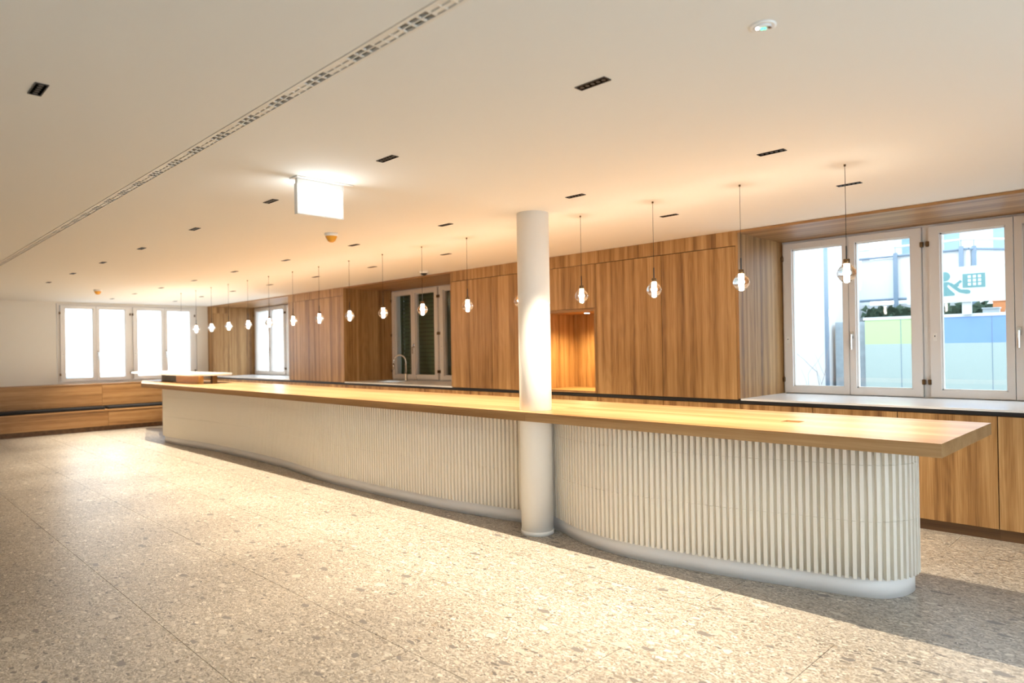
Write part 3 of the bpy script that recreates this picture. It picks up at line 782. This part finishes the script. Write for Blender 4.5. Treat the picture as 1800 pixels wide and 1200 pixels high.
gs = empty('glass_screen', (-2, 10.5, 0)); tag(gs, 'frosted glass screen with a green and blue top band outside the wide window', 'screen')
for a, b, mt in ((-3.32, -2.862, 'fgreen'), (-2.854, -2.50, 'fgreen'), (-2.495, -1.815, 'fblue'), (-1.807, -.76, 'fblue'), (-.752, .3, 'fblue')):
    pn = MB().box(a, b, 10.5, 10.512, .0, 1.478).build('glass_panel', 'frost', gs)
    MB().box(a, b, 10.5, 10.512, 1.478, 1.822).build('coloured_band', mt, pn)
MB().box(-3.34, .32, 10.49, 10.52, 1.822, 1.862).build('top_rail', 'rail', gs)
MB().box(-2.862, -2.854, 10.498, 10.514, 0, 1.82).build('joint', 'steel', gs)
MB().box(-1.815, -1.807, 10.498, 10.514, 0, 1.82).build('joint', 'steel', gs)

sb = empty('sign_board', (-1.8, 10.4, 2.2)); tag(sb, 'white sign board with teal pictograms of a person and a keypad', 'sign')
MB().box(-2.75, -1.56, 10.4, 10.43, 2.01, 2.47).build('board', 'sign', sb)
MB().box(-1.52, -1.0, 10.46, 10.49, 1.99, 2.47).build('side_board', 'sign', sb)
def disc(cx, cz, r, n=28): return [(cx+r*math.cos(2*math.pi*k/n), cz+r*math.sin(2*math.pi*k/n)) for k in range(n)]
Y1 = 10.4
person = MB()
person.prismy(disc(-2.30, 2.355, .062), Y1-.004, Y1)
body = [(-2.345, 2.10), (-2.19, 2.10), (-2.19, 2.125), (-2.255, 2.195), (-2.275, 2.225), (-2.26, 2.25), (-2.20, 2.19), (-2.135, 2.135), (-2.06, 2.115), (-2.02, 2.12), (-2.015, 2.15), (-2.04, 2.168), (-2.12, 2.175), (-2.17, 2.215), (-2.215, 2.262), (-2.26, 2.283), (-2.345, 2.285)]
person.prismy(body, Y1-.004, Y1)
person.build('person_pictogram', 'teal', sb)
card = MB().prismy([(-2.18, 2.255), (-2.125, 2.30), (-2.105, 2.275), (-2.16, 2.232)], Y1-.004, Y1)
card.prismy([(-2.20, 2.245), (-2.155, 2.262), (-2.14, 2.235), (-2.15, 2.215), (-2.185, 2.21)], Y1-.005, Y1)
card.build('hand_with_card', 'teal', sb)
kp = MB().prismy([(-2.10, 2.195), (-1.855, 2.190), (-1.855, 2.372), (-2.10, 2.372)], Y1-.004, Y1).build('keypad_pictogram', 'teal', sb)
for i in range(3):
    for j in range(3):
        x, z = -2.042+.055*i, 2.218+.049*j
        MB().prismy([(x, z), (x+.034, z), (x+.034, z+.034), (x, z+.034)], Y1-.0055, Y1-.004).build('key', 'sign', kp)
# things on the ledge behind the sign
bxx = MB().box(-1.98, -1.80, 10.9, 11.0, 1.862, 1.93).box(-1.99, -1.79, 10.89, 11.01, 1.93, 1.945).build('carton', 'rail'); tag(bxx, 'small grey-white carton on the ledge below the sign', 'box')
bo = MB().box(-1.90, -1.72, 11.1, 11.2, 1.862, 2.03).box(-1.91, -1.71, 11.09, 11.21, 2.03, 2.04).build('orange_bin', 'orange'); tag(bo, 'orange box behind the white hoop below the sign', 'box')
hoop = MB().tube([(-1.62+.085*math.cos(t), 10.8, 1.86+.15*math.sin(t)) for t in [math.pi*k/16 for k in range(17)]], .014, 8).build('white_hoop', 'sign'); tag(hoop, 'white arched hoop at the right under the sign', 'hoop')
lg = MB().box(-2.4, -.5, 10.7, 11.25, 1.84, 1.862).build('ledge', 'concrete'); tag(lg, 'grey ledge behind the glass screen carrying a carton', 'ledge')
MB().box(-2.3, -2.26, 10.75, 10.8, 0, 1.84).build('ledge_leg', 'concrete', lg); MB().box(-.7, -.66, 10.75, 10.8, 0, 1.84).build('ledge_leg', 'concrete', lg)
sp = MB().box(-2.12, -2.02, 10.44, 10.5, 1.85, 2.05).build('sign_post', 'rail'); tag(sp, 'short pale post carrying the sign board', 'post')
br = MB()
def twig(p, d, L, r, dep):
    pts = [Vector(p)]
    for k in range(5):
        d = (d+Vector((random.uniform(-.25, .25), 0, random.uniform(-.15, .2)))).normalized(); pts.append(pts[-1]+d*L/5)
    br.tube(pts, [r*(1-.13*k) for k in range(6)], 5)
    if dep:
        for k in (2, 3, 5): twig(pts[k], (d+Vector((random.uniform(-.9, .9), 0, random.uniform(-.2, .6)))).normalized(), L*.6, r*.55, dep-1)
twig((-3.75, 10.1, 0), Vector((-.05, 0, 1)), 1.1, .012, 2)
twig((-4.15, 10.1, 0), Vector((.05, 0, 1)), 1.2, .012, 2)
tag(br.build('bare_shrub', 'branch'), 'thin bare shrub branches against the white house wall', 'shrub')
